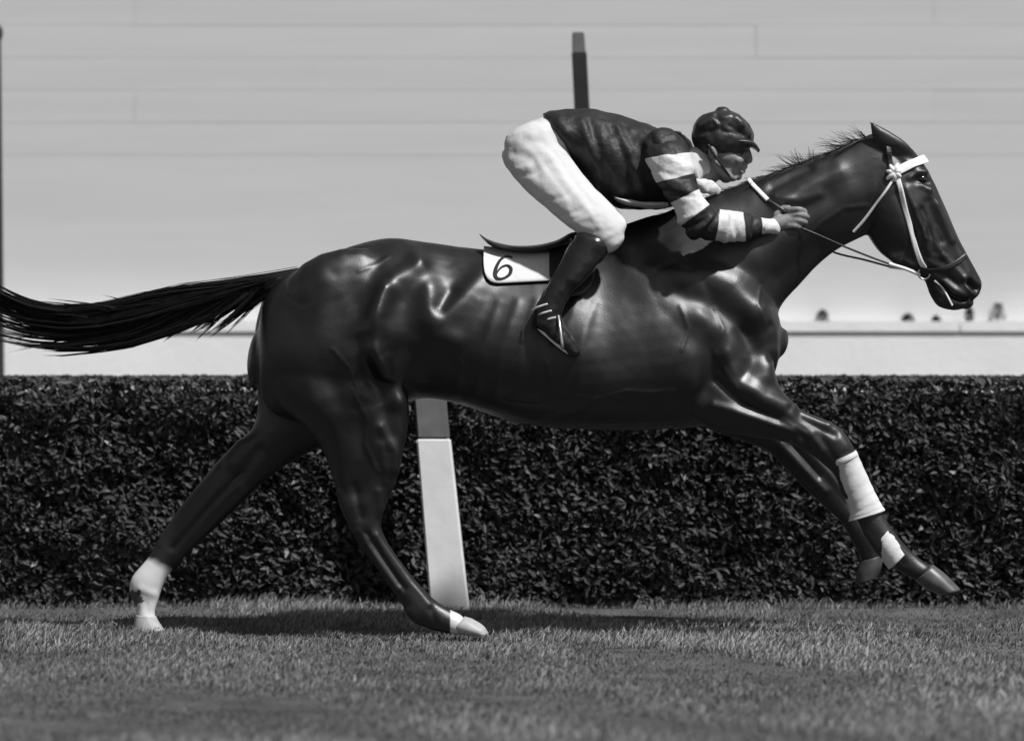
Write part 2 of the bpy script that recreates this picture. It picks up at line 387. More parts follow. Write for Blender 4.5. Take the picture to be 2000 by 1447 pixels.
# ------------------------------------------------------------------ hedge
def build_hedge():
    y0, y1, zt = 1.16, 1.92, W(0, 737, 1.2).z
    X0, X1 = -5.2, 5.2
    h = thing('hedge', 'dark clipped leafy hedge along the far side of the turf', 'hedge', (0, (y0+y1)/2, 0))
    # inner twig mass with an uneven skin
    nx, nz = 200, 26
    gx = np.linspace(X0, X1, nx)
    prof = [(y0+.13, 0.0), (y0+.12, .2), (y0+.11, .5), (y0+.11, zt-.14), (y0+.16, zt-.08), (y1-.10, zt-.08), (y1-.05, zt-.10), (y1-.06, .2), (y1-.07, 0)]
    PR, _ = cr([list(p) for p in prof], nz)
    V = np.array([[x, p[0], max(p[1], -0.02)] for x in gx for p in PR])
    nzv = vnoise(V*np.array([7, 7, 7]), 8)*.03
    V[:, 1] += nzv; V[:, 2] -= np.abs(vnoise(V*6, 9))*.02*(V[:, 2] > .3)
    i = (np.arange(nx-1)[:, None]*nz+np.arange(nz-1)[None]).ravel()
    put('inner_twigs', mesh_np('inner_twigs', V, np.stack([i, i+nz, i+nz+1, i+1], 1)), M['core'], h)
    # leaves: front face, top, back
    n = 88000
    x = rng.uniform(X0, X1, n); z = rng.uniform(-0.01, zt-.004, n); y = y0+rng.exponential(0.030, n)
    y += 0.04*vnoise(np.stack([x*4, z*4, x*0], 1), 11)+0.022*vnoise(np.stack([x*11, z*11, x*0], 1), 12)
    y += np.clip((z-(zt-.06))/.06, 0, 1)**2*.03
    P1 = np.stack([x, y, z], 1)
    n2 = 30000
    x = rng.uniform(X0, X1, n2); y = rng.uniform(y0+.02, y1, n2); z = zt-rng.exponential(.018, n2)
    P2 = np.stack([x, y, z], 1)
    n3 = 12000
    P3 = np.stack([rng.uniform(X0, X1, n3), y1-rng.exponential(.03, n3), rng.uniform(0, zt-.01, n3)], 1)
    P = np.vstack([P1, P2, P3])
    # keep a clipped top
    P[:, 2] = np.minimum(P[:, 2], zt-.008+rng.uniform(-.004, .004, len(P)))
    me = leaf_cards('foliage', P, 0.020, 0.050, 0.40, tone=(0.45, 1.4), dirbias=(0.75, -0.25, -0.30), nbias=(0.1, -0.75, 0.55), zmax=zt)
    o = put('foliage', me, M['leaf'], h); o['kind'] = 'stuff'
    for k in range(26):
        x = X0+0.2+k*(X1-X0-0.4)/25+rnd.uniform(-.05, .05); yy = (y0+y1)/2+rnd.uniform(-.12, .12)
        st, _ = loft_mesh('stem', [capsule3([(x, yy, -.05), (x+rnd.uniform(-.03, .03), yy, .25), (x+rnd.uniform(-.06, .06), yy+.03, .6)], [.022, .017, .008], 8)])
        put('stem', st, M['wood'], h)
build_hedge()

# ------------------------------------------------------------------ grass
def build_grass():
    def blades(n, x0, x1, yy0, yy1, h0, h1, w0, w1):
        x = rng.uniform(x0, x1, n); y = rng.uniform(yy0, yy1, n)
        q = np.stack([x*2.4+y*1.3, y*1.3, x*0], 1)
        patch = vnoise(q, 21)+0.6*vnoise(q*2.7, 22)
        keep = rng.uniform(-1.6, 1.4, n) < patch+0.5
        x, y, patch = x[keep], y[keep], patch[keep]; n = len(x)
        z = ground_h(x, y)-.003
        h = rng.uniform(h0, h1, n)*(1+0.5*patch); w = rng.uniform(w0, w1, n)
        ang = rng.uniform(0, 2*math.pi, n); lean = rng.uniform(0.1, 1.1, n)*h
        wd = np.stack([np.cos(ang), np.sin(ang), 0*x], 1)
        la = rng.normal(0.35, 1.1, n); ld = np.stack([np.cos(la), np.sin(la), 0*x], 1)
        B = np.stack([x, y, z], 1); up = np.array([0, 0, 1.0])
        mid = B+ld*(lean*.3)[:, None]+up*(h*.6)[:, None]; tip = B+ld*lean[:, None]+up*h[:, None]
        V = np.stack([B-wd*w[:, None]/2, B+wd*w[:, None]/2, mid+wd*w[:, None]*.35, mid-wd*w[:, None]*.35, tip], 1)
        tone = np.clip(rng.uniform(.5, 1.4, n)*(1+.55*patch), .2, 2.4)
        return V, tone
    Vs, Ts = zip(blades(250000, -2.7, 2.7, -4.6, 1.18, .008, .026, .003, .0065),
                 blades(60000, -6, 6, -7.5, 1.18, .012, .03, .005, .010),
                 blades(9000, -4.5, 4.5, 1.06, 1.22, .015, .045, .003, .006))
    V = np.concatenate(Vs); tone = np.concatenate(Ts); n = len(V); i = np.arange(n)*5
    F = np.concatenate([np.stack([i, i+1, i+2], 1), np.stack([i, i+2, i+3], 1), np.stack([i+3, i+2, i+4], 1)])
    me = mesh_np('grass', V.reshape(-1, 3), F, False); set_attr(me, 'tone', np.repeat(tone, 5))
    o = put('grass', me, M['grass']); o['kind'] = 'stuff'; tag(o, 'short coarse turf the horse gallops over', 'grass')
build_grass()

# ------------------------------------------------------------------ posts
def tapered_box(name, p0, p1, wx0, wx1, wy, bev=0.006):
    import bmesh
    bm = bmesh.new(); bmesh.ops.create_cube(bm, size=1)
    for v in bm.verts:
        f = v.co.z+0.5; c = Vector(p0).lerp(Vector(p1), f); wx = wx0+(wx1-wx0)*f
        v.co = Vector((c.x+v.co.x*wx, c.y+v.co.y*wy, c.z))
    bmesh.ops.bevel(bm, geom=bm.edges[:], offset=bev, segments=2, affect='EDGES')
    me = bpy.data.meshes.new(name); bm.to_mesh(me); bm.free(); return me
def build_posts():
    Y = 0.98; s = (DIST+Y)/FPX
    b = W(881, 1196, Y); b.z = -0.03; j = W(847, 856, Y); t = W(829, 650, Y)
    p = thing('marker_post', 'leaning white track post with a grey top, standing before the hedge', 'post', (b.x, b.y, 0))
    put('shaft', tapered_box('shaft', b, j, 76*s, 66*s, .10), M['postw'], p)
    put('top_band', tapered_box('top_band', j+Vector((0, 0, .001)), t, 63*s, 60*s, .095), M['postg'], p)
    Y = 2.5; s = (DIST+Y)/FPX
    b = W(1185, 1150, Y); b.z = -0.03; j = W(1131, 103, Y); t = W(1129, 64, Y)
    p = thing('dark_pole', 'thin dark pole with a lighter grey tip rising behind the jockey', 'pole', (b.x, b.y, 0))
    put('shaft', tapered_box('shaft', b, j, 34*s, 29*s, .05, .003), M['poled'], p)
    put('tip', tapered_box('tip', j+Vector((0, 0, -.004)), t, 26*s, 23*s, .044, .004), M['poleg'], p)
    Y = 3.6; s = (DIST+Y)/FPX  # added post, stands in for the darkening along the left frame edge
    b = W(-3, 1090, Y); b.z = -0.03; t = W(-10, 70, Y)
    p = thing('added_edge_post', 'dark upright post beyond the tip of the horse\'s tail', 'post', (b.x, b.y, 0))
    m1, _ = loft_mesh('shaft', [capsule3([b, b.lerp(t, .5), t], [15*s, 14*s, 12*s], 14)]); put('shaft', m1, M['poled'], p)
    m1, _ = loft_mesh('finial', [capsule3([t, t+Vector((0, 0, .03)), t+Vector((0, 0, .05))], [16*s, 15*s, 6*s], 14)]); put('finial', m1, M['poled'], p)
build_posts()

# ------------------------------------------------------------------ horse
YN, YF = -0.135, 0.135
TRUNK = [(505,640, 508,750, .10,0), (520,580, 518,790, .17,0), (560,538, 550,815, .225,0), (630,503, 620,830, .268,0,.05), (700,477, 700,820, .285,0,.05), (765,465, 765,795, .285,0,.05),
         (830,473, 830,778, .272,0,.05), (900,482, 900,790, .272,0,.1), (980,490, 980,817, .285,0,.15), (1060,490, 1060,833, .292,0,.2), (1140,474, 1140,838, .285,0,.3), (1215,441, 1210,840, .262,0,.42),
         (1290,418, 1290,838, .238,0,.40), (1370,425, 1360,834, .222,0,.25), (1430,470, 1420,822, .212,0,.1), (1485,540, 1470,795, .185,0), (1515,600, 1505,745, .14,0), (1526,640, 1520,700, .08,0)]
NECK = [(1190,455, 1440,760, .19,0), (1260,430, 1490,690, .175,0), (1340,399, 1524,602, .15,0), (1420,370, 1562,556, .122,0), (1500,340, 1606,510, .105,0), (1580,311, 1645,482, .092,0), (1650,284, 1688,460, .082,0), (1705,262, 1712,448, .074,0), (1735,262, 1725,440, .066,0)]
HEAD = [(1700,262, 1688,430, .066,0), (1762,276, 1697,462, .080,0,.0), (1796,308, 1719,491, .088,0,-.05), (1822,352, 1747,515, .083,0,-.05), (1845,402, 1774,529, .070,0), (1866,450, 1793,537, .058,0), (1886,492, 1806,550, .051,0), (1905,526, 1816,576, .050,0), (1918,553, 1832,598, .050,0), (1913,574, 1862,606, .043,0), (1902,586, 1882,603, .022,0)]
HIND_N = [(560,545, 850,540, .09,-.09), (524,625, 826,620, .115,-.12), (516,712, 800,690, .118,-.135), (548,792, 796,755, .105,-.145), (612,850, 800,815, .085,-.145), (640,905, 788,880, .066,-.145), (655,948, 772,940, .054,-.14), (664,985, 755,985, .046,-.14), (682,1025, 744,1022, .039,-.14), (708,1070, 758,1060, .032,-.14), (745,1122, 790,1106, .030,-.14), (780,1172, 826,1148, .034,-.14), (803,1210, 850,1172, .040,-.14), (838,1228, 876,1188, .036,-.14), (872,1236, 900,1200, .038,-.14), (886,1238, 908,1210, .036,-.14)]
HIND_F = [(520,560, 760,540, .10,.10), (498,640, 780,640, .12,.13), (498,720, 770,730, .118,.14), (503,790, 720,815, .10,.145), (492,836, 640,866, .078,.145), (462,864, 572,900, .058,.145), (425,901, 512,944, .048,.145), (390,942, 465,990, .042,.145), (350,992, 416,1036, .035,.145), (316,1042, 368,1080, .032,.145), (289,1088, 332,1118, .035,.145), (257,1128, 319,1142, .040,.145), (254,1158, 309,1172, .034,.145), (265,1185, 303,1192, .032,.145), (266,1203, 304,1207, .034,.145)]
FORE_N = [(1440,590, 1300,760, .07,-.12), (1500,690, 1360,820, .085,-.135), (1522,752, 1410,842, .080,-.14), (1556,795, 1465,852, .064,-.14), (1600,815, 1525,862, .053,-.14), (1640,836, 1577,882, .048,-.14), (1664,868, 1610,908, .046,-.14), (1680,905, 1630,928, .036,-.14), (1699,945, 1648,966, .031,-.14), (1716,985, 1668,1005, .031,-.14), (1738,1025, 1690,1048, .036,-.14), (1765,1060, 1718,1088, .037,-.14), (1790,1085, 1750,1112, .031,-.14), (1815,1104, 1782,1130, .034,-.14)]
FORE_F = [(1400,680, 1320,790, .06,.12), (1470,750, 1380,835, .075,.135), (1525,805, 1440,858, .062,.14), (1572,852, 1500,882, .050,.14), (1602,888, 1534,915, .046,.14), (1630,922, 1568,950, .038,.14), (1655,960, 1608,988, .031,.14), (1680,1000, 1642,1020, .031,.14), (1702,1030, 1658,1046, .035,.14), (1716,1060, 1672,1072, .034,.14), (1718,1088, 1682,1094, .032,.14)]
# relief strokes: photo polyline, height (m), width (px), near_only
S = []
def st(line, amp, sig, near=False): S.append((line, amp, sig*1.22 if sig > 10 else sig, near))
st([(785,470),(805,492),(818,520)], .012, 14)
st([(818,522),(775,548),(748,585),(715,640)], .018, 18); st([(752,570),(734,620),(733,690),(748,725)], .022, 14, True); st([(712,620),(708,690),(720,740)], -.005, 18, True)
st([(700,600),(690,660)], -.010, 22, True); st([(790,590),(795,650),(775,690)], -.014, 22)
st([(838,565),(838,620),(850,655),(885,664)], .015, 17); st([(945,540),(905,585),(865,625)], .015, 20)
st([(880,570),(860,600)], -.012, 12); st([(870,520),(880,545)], -.010, 25)
st([(745,620),(765,660),(760,690)], .012, 18, True); st([(728,680),(750,715),(768,750),(774,785)], .017, 14, True); st([(774,785),(776,850),(764,910)], .014, 13, True); st([(715,715),(738,760),(750,800)], -.006, 14, True)
st([(720,720),(760,790),(758,850)], -.007, 14, True); st([(745,835),(768,880),(768,950)], .010, 10, True)
st([(745,870),(752,940)], .006, 8, True); st([(700,800),(715,900),(700,960)], -.010, 14, True); st([(640,780),(665,880),(668,940)], .008, 16, True)
st([(600,560),(640,520),(700,495)], .010, 18); st([(560,600),(600,640),(620,720),(640,790)], -.008, 22)
st([(735,1045),(765,1085),(805,1140),(838,1180)], .004, 6, True); st([(728,1060),(780,1140)], -.004, 6, True)
# shoulder, chest
st([(1290,528),(1360,535),(1430,560),(1475,610)], .020, 22); st([(1300,560),(1370,590),(1440,630),(1480,680)], -.016, 20)
st([(1370,615),(1420,650),(1455,690)], .010, 18); st([(1480,610),(1500,650),(1490,690)], .012, 20); st([(1455,650),(1470,700),(1450,740)], -.012, 16)
st([(1512,690),(1500,735)], .010, 14); st([(1500,640),(1505,700)], -.010, 10)
st([(1215,470),(1240,530),(1270,560)], .016, 30); st([(1285,480),(1300,520)], -.012, 22)
st([(1350,700),(1352,735)], .014, 24); st([(1390,690),(1380,760)], -.010, 18); st([(1290,640),(1310,720),(1360,790)], .010, 30)
st([(1415,690),(1440,742),(1490,778),(1545,800)], .020, 15, True); st([(1400,745),(1450,790),(1520,818)], -.010, 9, True)
st([(1395,790),(1450,808),(1500,824),(1545,840)], .013, 9, True); st([(1430,842),(1500,848)], -.006, 8, True)
st([(1620,835),(1650,868)], .006, 12, True); st([(1600,850),(1625,890)], -.005, 8, True)
st([(1525,868),(1560,905),(1610,958)], .012, 8); st([(1545,868),(1600,930)], -.007, 5); st([(1560,862),(1620,925),(1655,970)], .009, 7)
st([(1120,565),(1132,620),(1135,680)], .010, 26); st([(1170,600),(1200,700)], -.008, 30)
for k in range(7): st([(935+38*k, 590), (905+38*k, 680), (890+40*k, 770)], .0028, 9)
# neck and head
st([(1525,400),(1580,365),(1640,335)], .010, 14); st([(1510,365),(1580,330)], -.006, 10); st([(1540,430),(1620,385)], -.008, 16)
st([(1515,385),(1560,395),(1600,380)], .006, 10); st([(1480,500),(1560,440),(1660,380)], .008, 24); st([(1520,540),(1600,480)], -.008, 16)
st([(1720,380),(1735,440),(1725,480)], .008, 22); st([(1770,370),(1800,440),(1815,490)], .010, 9); st([(1755,380),(1790,470)], -.008, 9)
st([(1830,400),(1868,480),(1890,530)], .006, 9); st([(1812,395),(1840,470)], -.007, 8); st([(1785,325),(1805,340)], .009, 9); st([(1790,352),(1812,356)], -.008, 6)
st([(1800,505),(1830,520),(1850,525)], .005, 7); st([(1895,545),(1912,562)], .006, 8); st([(1894,552),(1908,564)], -.026, 6.5); st([(1884,545),(1890,562),(1902,574)], .008, 5)
st([(1836,556),(1858,578),(1880,587),(1908,586)], -.022, 5); st([(1818,535),(1850,560),(1880,575)], .004, 7)

st([(1745,300),(1760,318)], -.008, 9); st([(1815,372),(1838,420),(1858,470)], .007, 6); st([(1800,410),(1815,450),(1822,490)], -.010, 7)
st([(1790,450),(1775,490),(1760,505)], -.006, 7); st([(1700,455),(1725,487),(1750,512)], .006, 8); st([(1842,500),(1862,520),(1880,540)], .006, 6); st([(1850,540),(1870,556)], -.008, 6)
st([(1835,592),(1860,602)], .006, 7); st([(1800,362),(1815,372)], .006, 5); st([(1776,348),(1790,338),(1806,338)], .007, 5)
# tendon grooves and joints
st([(700,1035),(735,1092),(775,1150)], .005, 5, True); st([(716,1040),(748,1090),(790,1150)], -.007, 5, True); st([(664,962),(676,1010),(690,1040)], .008, 8, True); st([(690,950),(705,1010)], -.008, 9, True)
st([(800,1195),(812,1212)], .007, 9, True); st([(740,960),(745,1000)], .006, 8, True); st([(842,1190),(850,1215)], -.005, 6, True)
st([(1585,850),(1606,880)], .007, 9, True); st([(1632,900),(1655,890)], -.004, 6, True); st([(1690,1045),(1712,1072)], .007, 9, True); st([(1745,1075),(1765,1100)], -.004, 6, True)
st([(1540,800),(1590,830),(1630,850)], -.008, 7, True); st([(1570,812),(1615,832)], .006, 7, True)
# hindquarter bands
st([(640,560),(610,640),(605,730),(625,800)], .010, 20); st([(660,620),(650,700),(660,780)], -.004, 18); st([(700,650),(690,730),(700,800)], .010, 18, True)
st([(800,690),(830,740),(820,775)], -.007, 18); st([(960,600),(900,690),(850,730)], -.006, 26)
# far hind: hock, tendons; veins on shoulder, belly, forearm, gaskin and face
st([(468,868),(450,900)], .010, 13); st([(505,880),(470,930)], -.009, 11); st([(470,925),(400,1000),(340,1070)], -.007, 7); st([(425,920),(360,1000),(312,1062)], .005, 7); st([(480,960),(400,1040),(345,1098)], .005, 7)
st([(275,1150),(300,1160)], .004, 8); st([(285,1178),(290,1200)], -.003, 7)
def vein(line, amp=.0032, sig=3.6): 
    rv = random.Random(int(line[0][0])); S.append(([(x+rv.uniform(-4, 4), y+rv.uniform(-4, 4)) for x, y in line], amp, sig, False))
vein([(1310,760),(1270,770),(1220,765),(1170,778),(1110,772),(1050,785),(990,775)]); vein([(1170,778),(1140,800),(1090,806),(1040,818)]); vein([(1400,600),(1410,640),(1395,680),(1412,720),(1440,760)])
vein([(1330,600),(1345,640),(1330,680)]); vein([(1480,560),(1470,600),(1488,640)]); vein([(1440,770),(1480,800),(1530,822),(1570,846)], .003, 3.2); vein([(690,760),(720,820),(715,870),(735,920)]); vein([(650,680),(680,720),(700,770)], .0028)
vein([(1790,400),(1808,430),(1806,460),(1826,490)], .003, 3); vein([(1806,460),(1820,470),(1846,500)], .003, 3); vein([(1830,440),(1845,470),(1842,495)], .0026, 2.8); vein([(1560,480),(1600,440),(1650,410),(1690,400)], .003, 5)
vein([(880,690),(920,730),(980,745)], .0026); vein([(760,500),(740,520),(700,530)], .002); vein([(1080,640),(1060,700),(1080,740)], .0022)
def build_horse():
    root = thing('race_horse', 'dark glossy racehorse at full gallop with white sock and bandaged foreleg', 'horse', (0, 0, 0))
    ears = []
    for sy in (-1, 1):
        e = loft([(1712,306, 1790,306, .016, sy*.040), (1706,280, 1774,282, .021, sy*.050), (1702,258, 1742,260, .017, sy*.054), (1699,238, 1709,242, .005, sy*.053)], seg=16); ears.append(e)
    parts = [loft(TRUNK, 120, 48), loft(NECK, 60, 36), loft(HEAD, 70, 32), loft(HIND_N, 110, 28), loft(HIND_F, 110, 28), loft(FORE_N, 100, 26), loft(FORE_F, 90, 26)]+ears
    for px, py, Y, rx, ry, rz, rot in ((1452,655,-.10,.115,.085,.10,-.6), (1335,640,-.15,.17,.085,.22,.5), (1335,640,.15,.17,.085,.22,.5),
                                       (690,610,-.12,.26,.135,.22,0), (690,610,.12,.26,.135,.22,0), (1395,570,-.10,.18,.085,.14,-.5), (1395,570,.10,.18,.085,.14,-.5)):
        parts.append(ellipsoid(W(px, py, Y), (rx, ry, rz), 24, rot))
    # tail dock
    parts.append(loft([(600,520, 590,580, .05,0), (545,530, 535,572, .035,0), (490,538, 485,568, .025,0), (430,552, 428,572, .016,0)], seg=16))
    me = remesh('body', parts, 0.0058, 7); soften_creases(me)
    v = coords(me); n = normals(me); q = to_px(v); side = np.clip(np.abs(n[:, 1])*1.6, 0, 1)
    disp = np.zeros(len(v))
    for line, amp, sig, near in S:
        d = poly_dist(q, line); g = amp*np.exp(-(d/sig)**2)
        m = side*(v[:, 1] < 0.02) if near else side
        if not near:   # keep trunk relief off the far limbs seen past the body
            m = m*np.where((v[:, 1] > .02) & (q[:, 1] > 845) & (q[:, 0] > 520) & (q[:, 0] < 1450), 0, 1)
        disp += g*m
    disp += .0005*vnoise(v*38, 5)+.0012*vnoise(v*11, 6)
    v = v+n*disp[:, None]; set_coords(me, v); smooth_mesh(me, 1)
    q = to_px(v)
    sock = np.clip((q[:, 1]-(1098+(q[:, 0]-300)*0.55+6*vnoise(v*40, 2)))/14+.5, 0, 1)*(q[:, 0] < 420)
    sock *= 1-((np.hypot(q[:, 0]-262, (q[:, 1]-1166)*1.2) < 17+5*vnoise(v*80, 7)))*.93
    sock = np.maximum(sock, 0.85*((q[:, 0] > 880) & (q[:, 0] < 1000) & (q[:, 1] > 1190)))
    set_attr(me, 'sock', sock)
    put('body', me, M['coat'], root)
    bvh = BVHTree.FromPolygons([Vector(p) for p in coords(me)], [tuple(p.vertices) for p in me.polygons])
    # hooves
    def hoof(secs, m):
        h, _ = loft_mesh('hoof', [loft(secs, 16, 22, round_ends=False)]); put('hoof', h, m, root)
    hoof([(880,1232, 908,1203, .038,-.14), (896,1238, 925,1209, .046,-.14), (915,1241, 945,1222, .050,-.14), (930,1242, 954,1236, .045,-.14)], M['hoofw'])
    hoof([(264,1200, 305,1203, .036,.145), (261,1216, 312,1216, .044,.145), (257,1233, 323,1231, .050,.145)], M['hoofw'])
    hoof([(1822,1102, 1786,1132, .036,-.14), (1846,1120, 1806,1148, .045,-.14), (1876,1150, 1836,1162, .050,-.14)], M['hoof'])
    hoof([(1720,1084, 1681,1095, .034,.14), (1723,1104, 1673,1117, .041,.14), (1712,1128, 1672,1140, .042,.14)], M['hoofd'])
    # eyes
    for sy in (-1, 1):
        h = bvh.ray_cast(W(1800, 350, sy*1.0), (W(1800, 350, 0)-W(1800, 350, sy*1.0)).normalized())
        c = (h[0] if h[0] else W(1800, 350, sy*.08))+Vector((0, -sy*.010, 0))
        eo, _ = loft_mesh('eye', [ellipsoid(c, (.019, .016, .016), 16)]); put('eye', eo, M['eye'], root)
    # tail: strands sweeping back
    top = np.array([(600,515),(545,527),(480,538),(410,549),(340,560),(260,580),(190,596),(120,602),(55,588),(0,562),(-60,525),(-120,490)], float)
    bot = np.array([(585,556),(538,568),(486,588),(420,616),(350,646),(262,676),(190,687),(120,690),(55,686),(0,678),(-60,660),(-120,640)], float)
    K = 16; lines = []
    def lane(a, f):
        ia = min(int(a), 10); fa = a-ia
        return (top[ia]*(1-fa)+top[ia+1]*fa)*(1-f)+(bot[ia]*(1-fa)+bot[ia+1]*fa)*f
    for i in range(104):
        f = (i % 40+rnd.random())/40; a0 = rnd.uniform(0, 2.6) if i % 3 else rnd.uniform(1, 4.5)
        a1 = rnd.uniform(8.3, 11) if f < .3 else (rnd.uniform(6.8, 10.8) if f < .65 else rnd.uniform(5.0, 10.2))
        w = rnd.uniform(4, 8); yl = rnd.gauss(0, .022); drift = rnd.gauss(.02, .06); wob = rnd.uniform(0, 6.28)
        for j in range(24):
            u = rnd.gauss(0, .5); yv = rnd.gauss(0, .012); e0 = max(0, a0+rnd.uniform(-.5, .5)); e1 = min(11, a1+rnd.uniform(-.5, .15)); pts = []
            for k in range(K):
                s = k/(K-1); a = e0+(e1-e0)*s
                p = lane(a, .42+(f-.42)*min(.3+.7*min(1, a/2.6), .3+2.2*s)+drift*s*s)
                pts.append(W(p[0], p[1]+u*w*(1-s**1.6)+2.5*math.sin(wob+5*s), yl*min(1, .4+s)+yv*(1-.7*s)))
            lines.append(pts)
    for i in range(60):        # locks hanging loose under the dock, tips blown back
        a = (i+rnd.random()*.6)/60; x0 = 545-a*265; y0 = 553+a*72; L = rnd.uniform(92, 158)*(1-.56*a); ang = rnd.uniform(.72, .98); c = rnd.uniform(.05, .2); yb = rnd.gauss(0, .02)
        for j in range(18):
            u = rnd.gauss(0, 2.6); l = L*rnd.uniform(.75, 1.05); pts = []
            for k in range(K):
                s = k/(K-1); pts.append(W(x0+u*(1-s)-l*math.cos(ang)*s-10*s*s, y0+u*.6*(1-s)+l*math.sin(ang)*1.05*s-c*l*s*s, yb+.01*s))
            lines.append(pts)
    for i in range(26):        # straggling tips
        f = rnd.random(); x0 = rnd.uniform(90, 300); y0 = (618-(x0-100)*.15)+f*((676-(x0-100)*.12)-(618-(x0-100)*.15)); L = rnd.uniform(70, 170); yb = rnd.gauss(0, .03); c = rnd.gauss(.10, .16); sl = .10-.42*(1-f)
        for j in range(7):
            u = rnd.gauss(0, 2.2); l = L*rnd.uniform(.7, 1.05); pts = []
            for k in range(K):
                s = k/(K-1); pts.append(W(x0-l*s, y0+u*(1-s)+sl*l*s*.7+c*l*s*s*.6, yb+.02*s))
            lines.append(pts)
    put('tail', strands('tail', [[list(p) for p in l] for l in lines], .0014, .0003), M['hair'], root)
    # mane along the crest
    lines = []
    crest = np.array([(1290,420),(1340,399),(1420,370),(1500,340),(1580,311),(1650,284),(1692,264)], float)
    for i in range(1100):
        a = rnd.random()*5.95; ia = int(a); fa = a-ia; p = crest[ia]*(1-fa)+crest[ia+1]*fa
        L = rnd.uniform(22, 60); up = rnd.uniform(.0, .25); yb = rnd.gauss(0, .012); sd = rnd.choice((-1, 1)); pts = []
        for k in range(9):
            s = k/8; pts.append(W(p[0]-L*s*.95, p[1]+5-L*up*s*.4+L*(.36)*s*s+L*.30*s, yb*1.0+sd*.035*s))
        lines.append(pts)
    for (x, y, dx, dy, cnt) in ((1562,318,-36,-14,6), (1568,317,-20,-26,5), (1584,310,-2,-16,3), (1540,326,-40,4,4), (1655,282,-50,-8,4), (1680,272,-56,-14,5), (1690,266,-34,-16,4), (1668,278,-62,6,4), (1640,290,-26,0,3), (1694,262,-18,-6,4)):
        for i in range(cnt*2):
            ex = dx*rnd.uniform(.6, 1.25); ey = dy*rnd.uniform(.5, 1.4)+rnd.uniform(-4, 4); yb = rnd.gauss(0, .01); x0 = x+rnd.uniform(-7, 7); c = rnd.uniform(-7, 9); pts = []
            for k in range(9):
                s = k/8; pts.append(W(x0+ex*s, y+6+(ey-6)*s+c*math.sin(s*3.1), yb*(1+2*s)))
            lines.append(pts)
    for i in range(170):       # fine flyaways along the crest
        a = rnd.random()**.8*5.9; ia = int(a); fa = a-ia; p = crest[ia]*(1-fa)+crest[ia+1]*fa; L = rnd.uniform(14, 44); up = rnd.uniform(.05, .42); c = rnd.uniform(-.3, .35); yb = rnd.gauss(0, .008); pts = []
        for k in range(9):
            s = k/8; pts.append(W(p[0]-L*s, p[1]+4+L*.30*s-L*up*s+c*L*s*s*.5, yb*(1+2*s)))
        lines.append(pts)
    put('mane', strands('mane', [[list(p) for p in l] for l in lines], .0014, .0003), M['hair'], root)
    return root, bvh
HORSE, BVH = build_horse()

def hit(px, py, near=True, off=0.004):
    """point of the horse's skin seen at a photo pixel, on its near or far flank"""
    s = -1 if near else 1
    o = W(px, py, s*1.2)
    h = BVH.ray_cast(o, (W(px, py, 0)-o).normalized())
    if h[0] is None: return None
    return h[0]+h[1]*off
def ribbon_on(name, pts, width, near, m, parent, thick=0.004, off=0.003, normal=None):
    """strap through world points lying on the coat; width in metres"""
    P = [p for p in pts if p is not None]
    A, _ = cr([list(p) for p in P], max(12, len(P)*4)); T = np.gradient(A, axis=0); T /= np.linalg.norm(T, axis=1)[:, None]+1e-9
    N = []
    for p in A:
        r = BVH.find_nearest(Vector(p)); nn = r[1] if r[0] else Vector((0, -1 if near else 1, 0)); N.append(list(nn))
    N = np.array(N)
    for _ in range(3): N[1:-1] = (N[:-2]+N[1:-1]*2+N[2:])/4
    B = np.cross(T, N); B /= np.linalg.norm(B, axis=1)[:, None]+1e-9; N = np.cross(B, T)
    return strap(name, A, B, N, width, thick, m, parent)
def strap(name, A, B, N, width, thick, m, parent):
    w = np.broadcast_to(np.asarray(width, float), (len(A),))[:, None]/2
    V = np.stack([A-B*w-N*.002, A-B*w+N*thick*.6, A-B*w*.6+N*thick, A+B*w*.6+N*thick, A+B*w+N*thick*.6, A+B*w-N*.002], 1)
    k = 6; n = len(A); V = V.reshape(-1, 3); F = []
    for i in range(n-1):
        for j in range(k):
            j2 = (j+1) % k; F.append((i*k+j, i*k+j2, (i+1)*k+j2, (i+1)*k+j))
    F = [list(f) for f in F]+[list(range(k))[::-1], [(n-1)*k+j for j in range(k)]]
    me = bpy.data.meshes.new(name); me.from_pydata(V.tolist(), [], F); me.update()
    import bmesh
    bm = bmesh.new(); bm.from_mesh(me); bmesh.ops.recalc_face_normals(bm, faces=bm.faces); bm.to_mesh(me); bm.free()
    for p in me.polygons: p.use_smooth = False
    return put(name, me, m, parent)
def tube(name, pts, r, m, parent, seg=8):
    me, _ = loft_mesh(name, [capsule3(pts, [r]*len(pts) if np.isscalar(r) else r, seg, (len(pts)-1)*6+1)]); return put(name, me, m, parent)

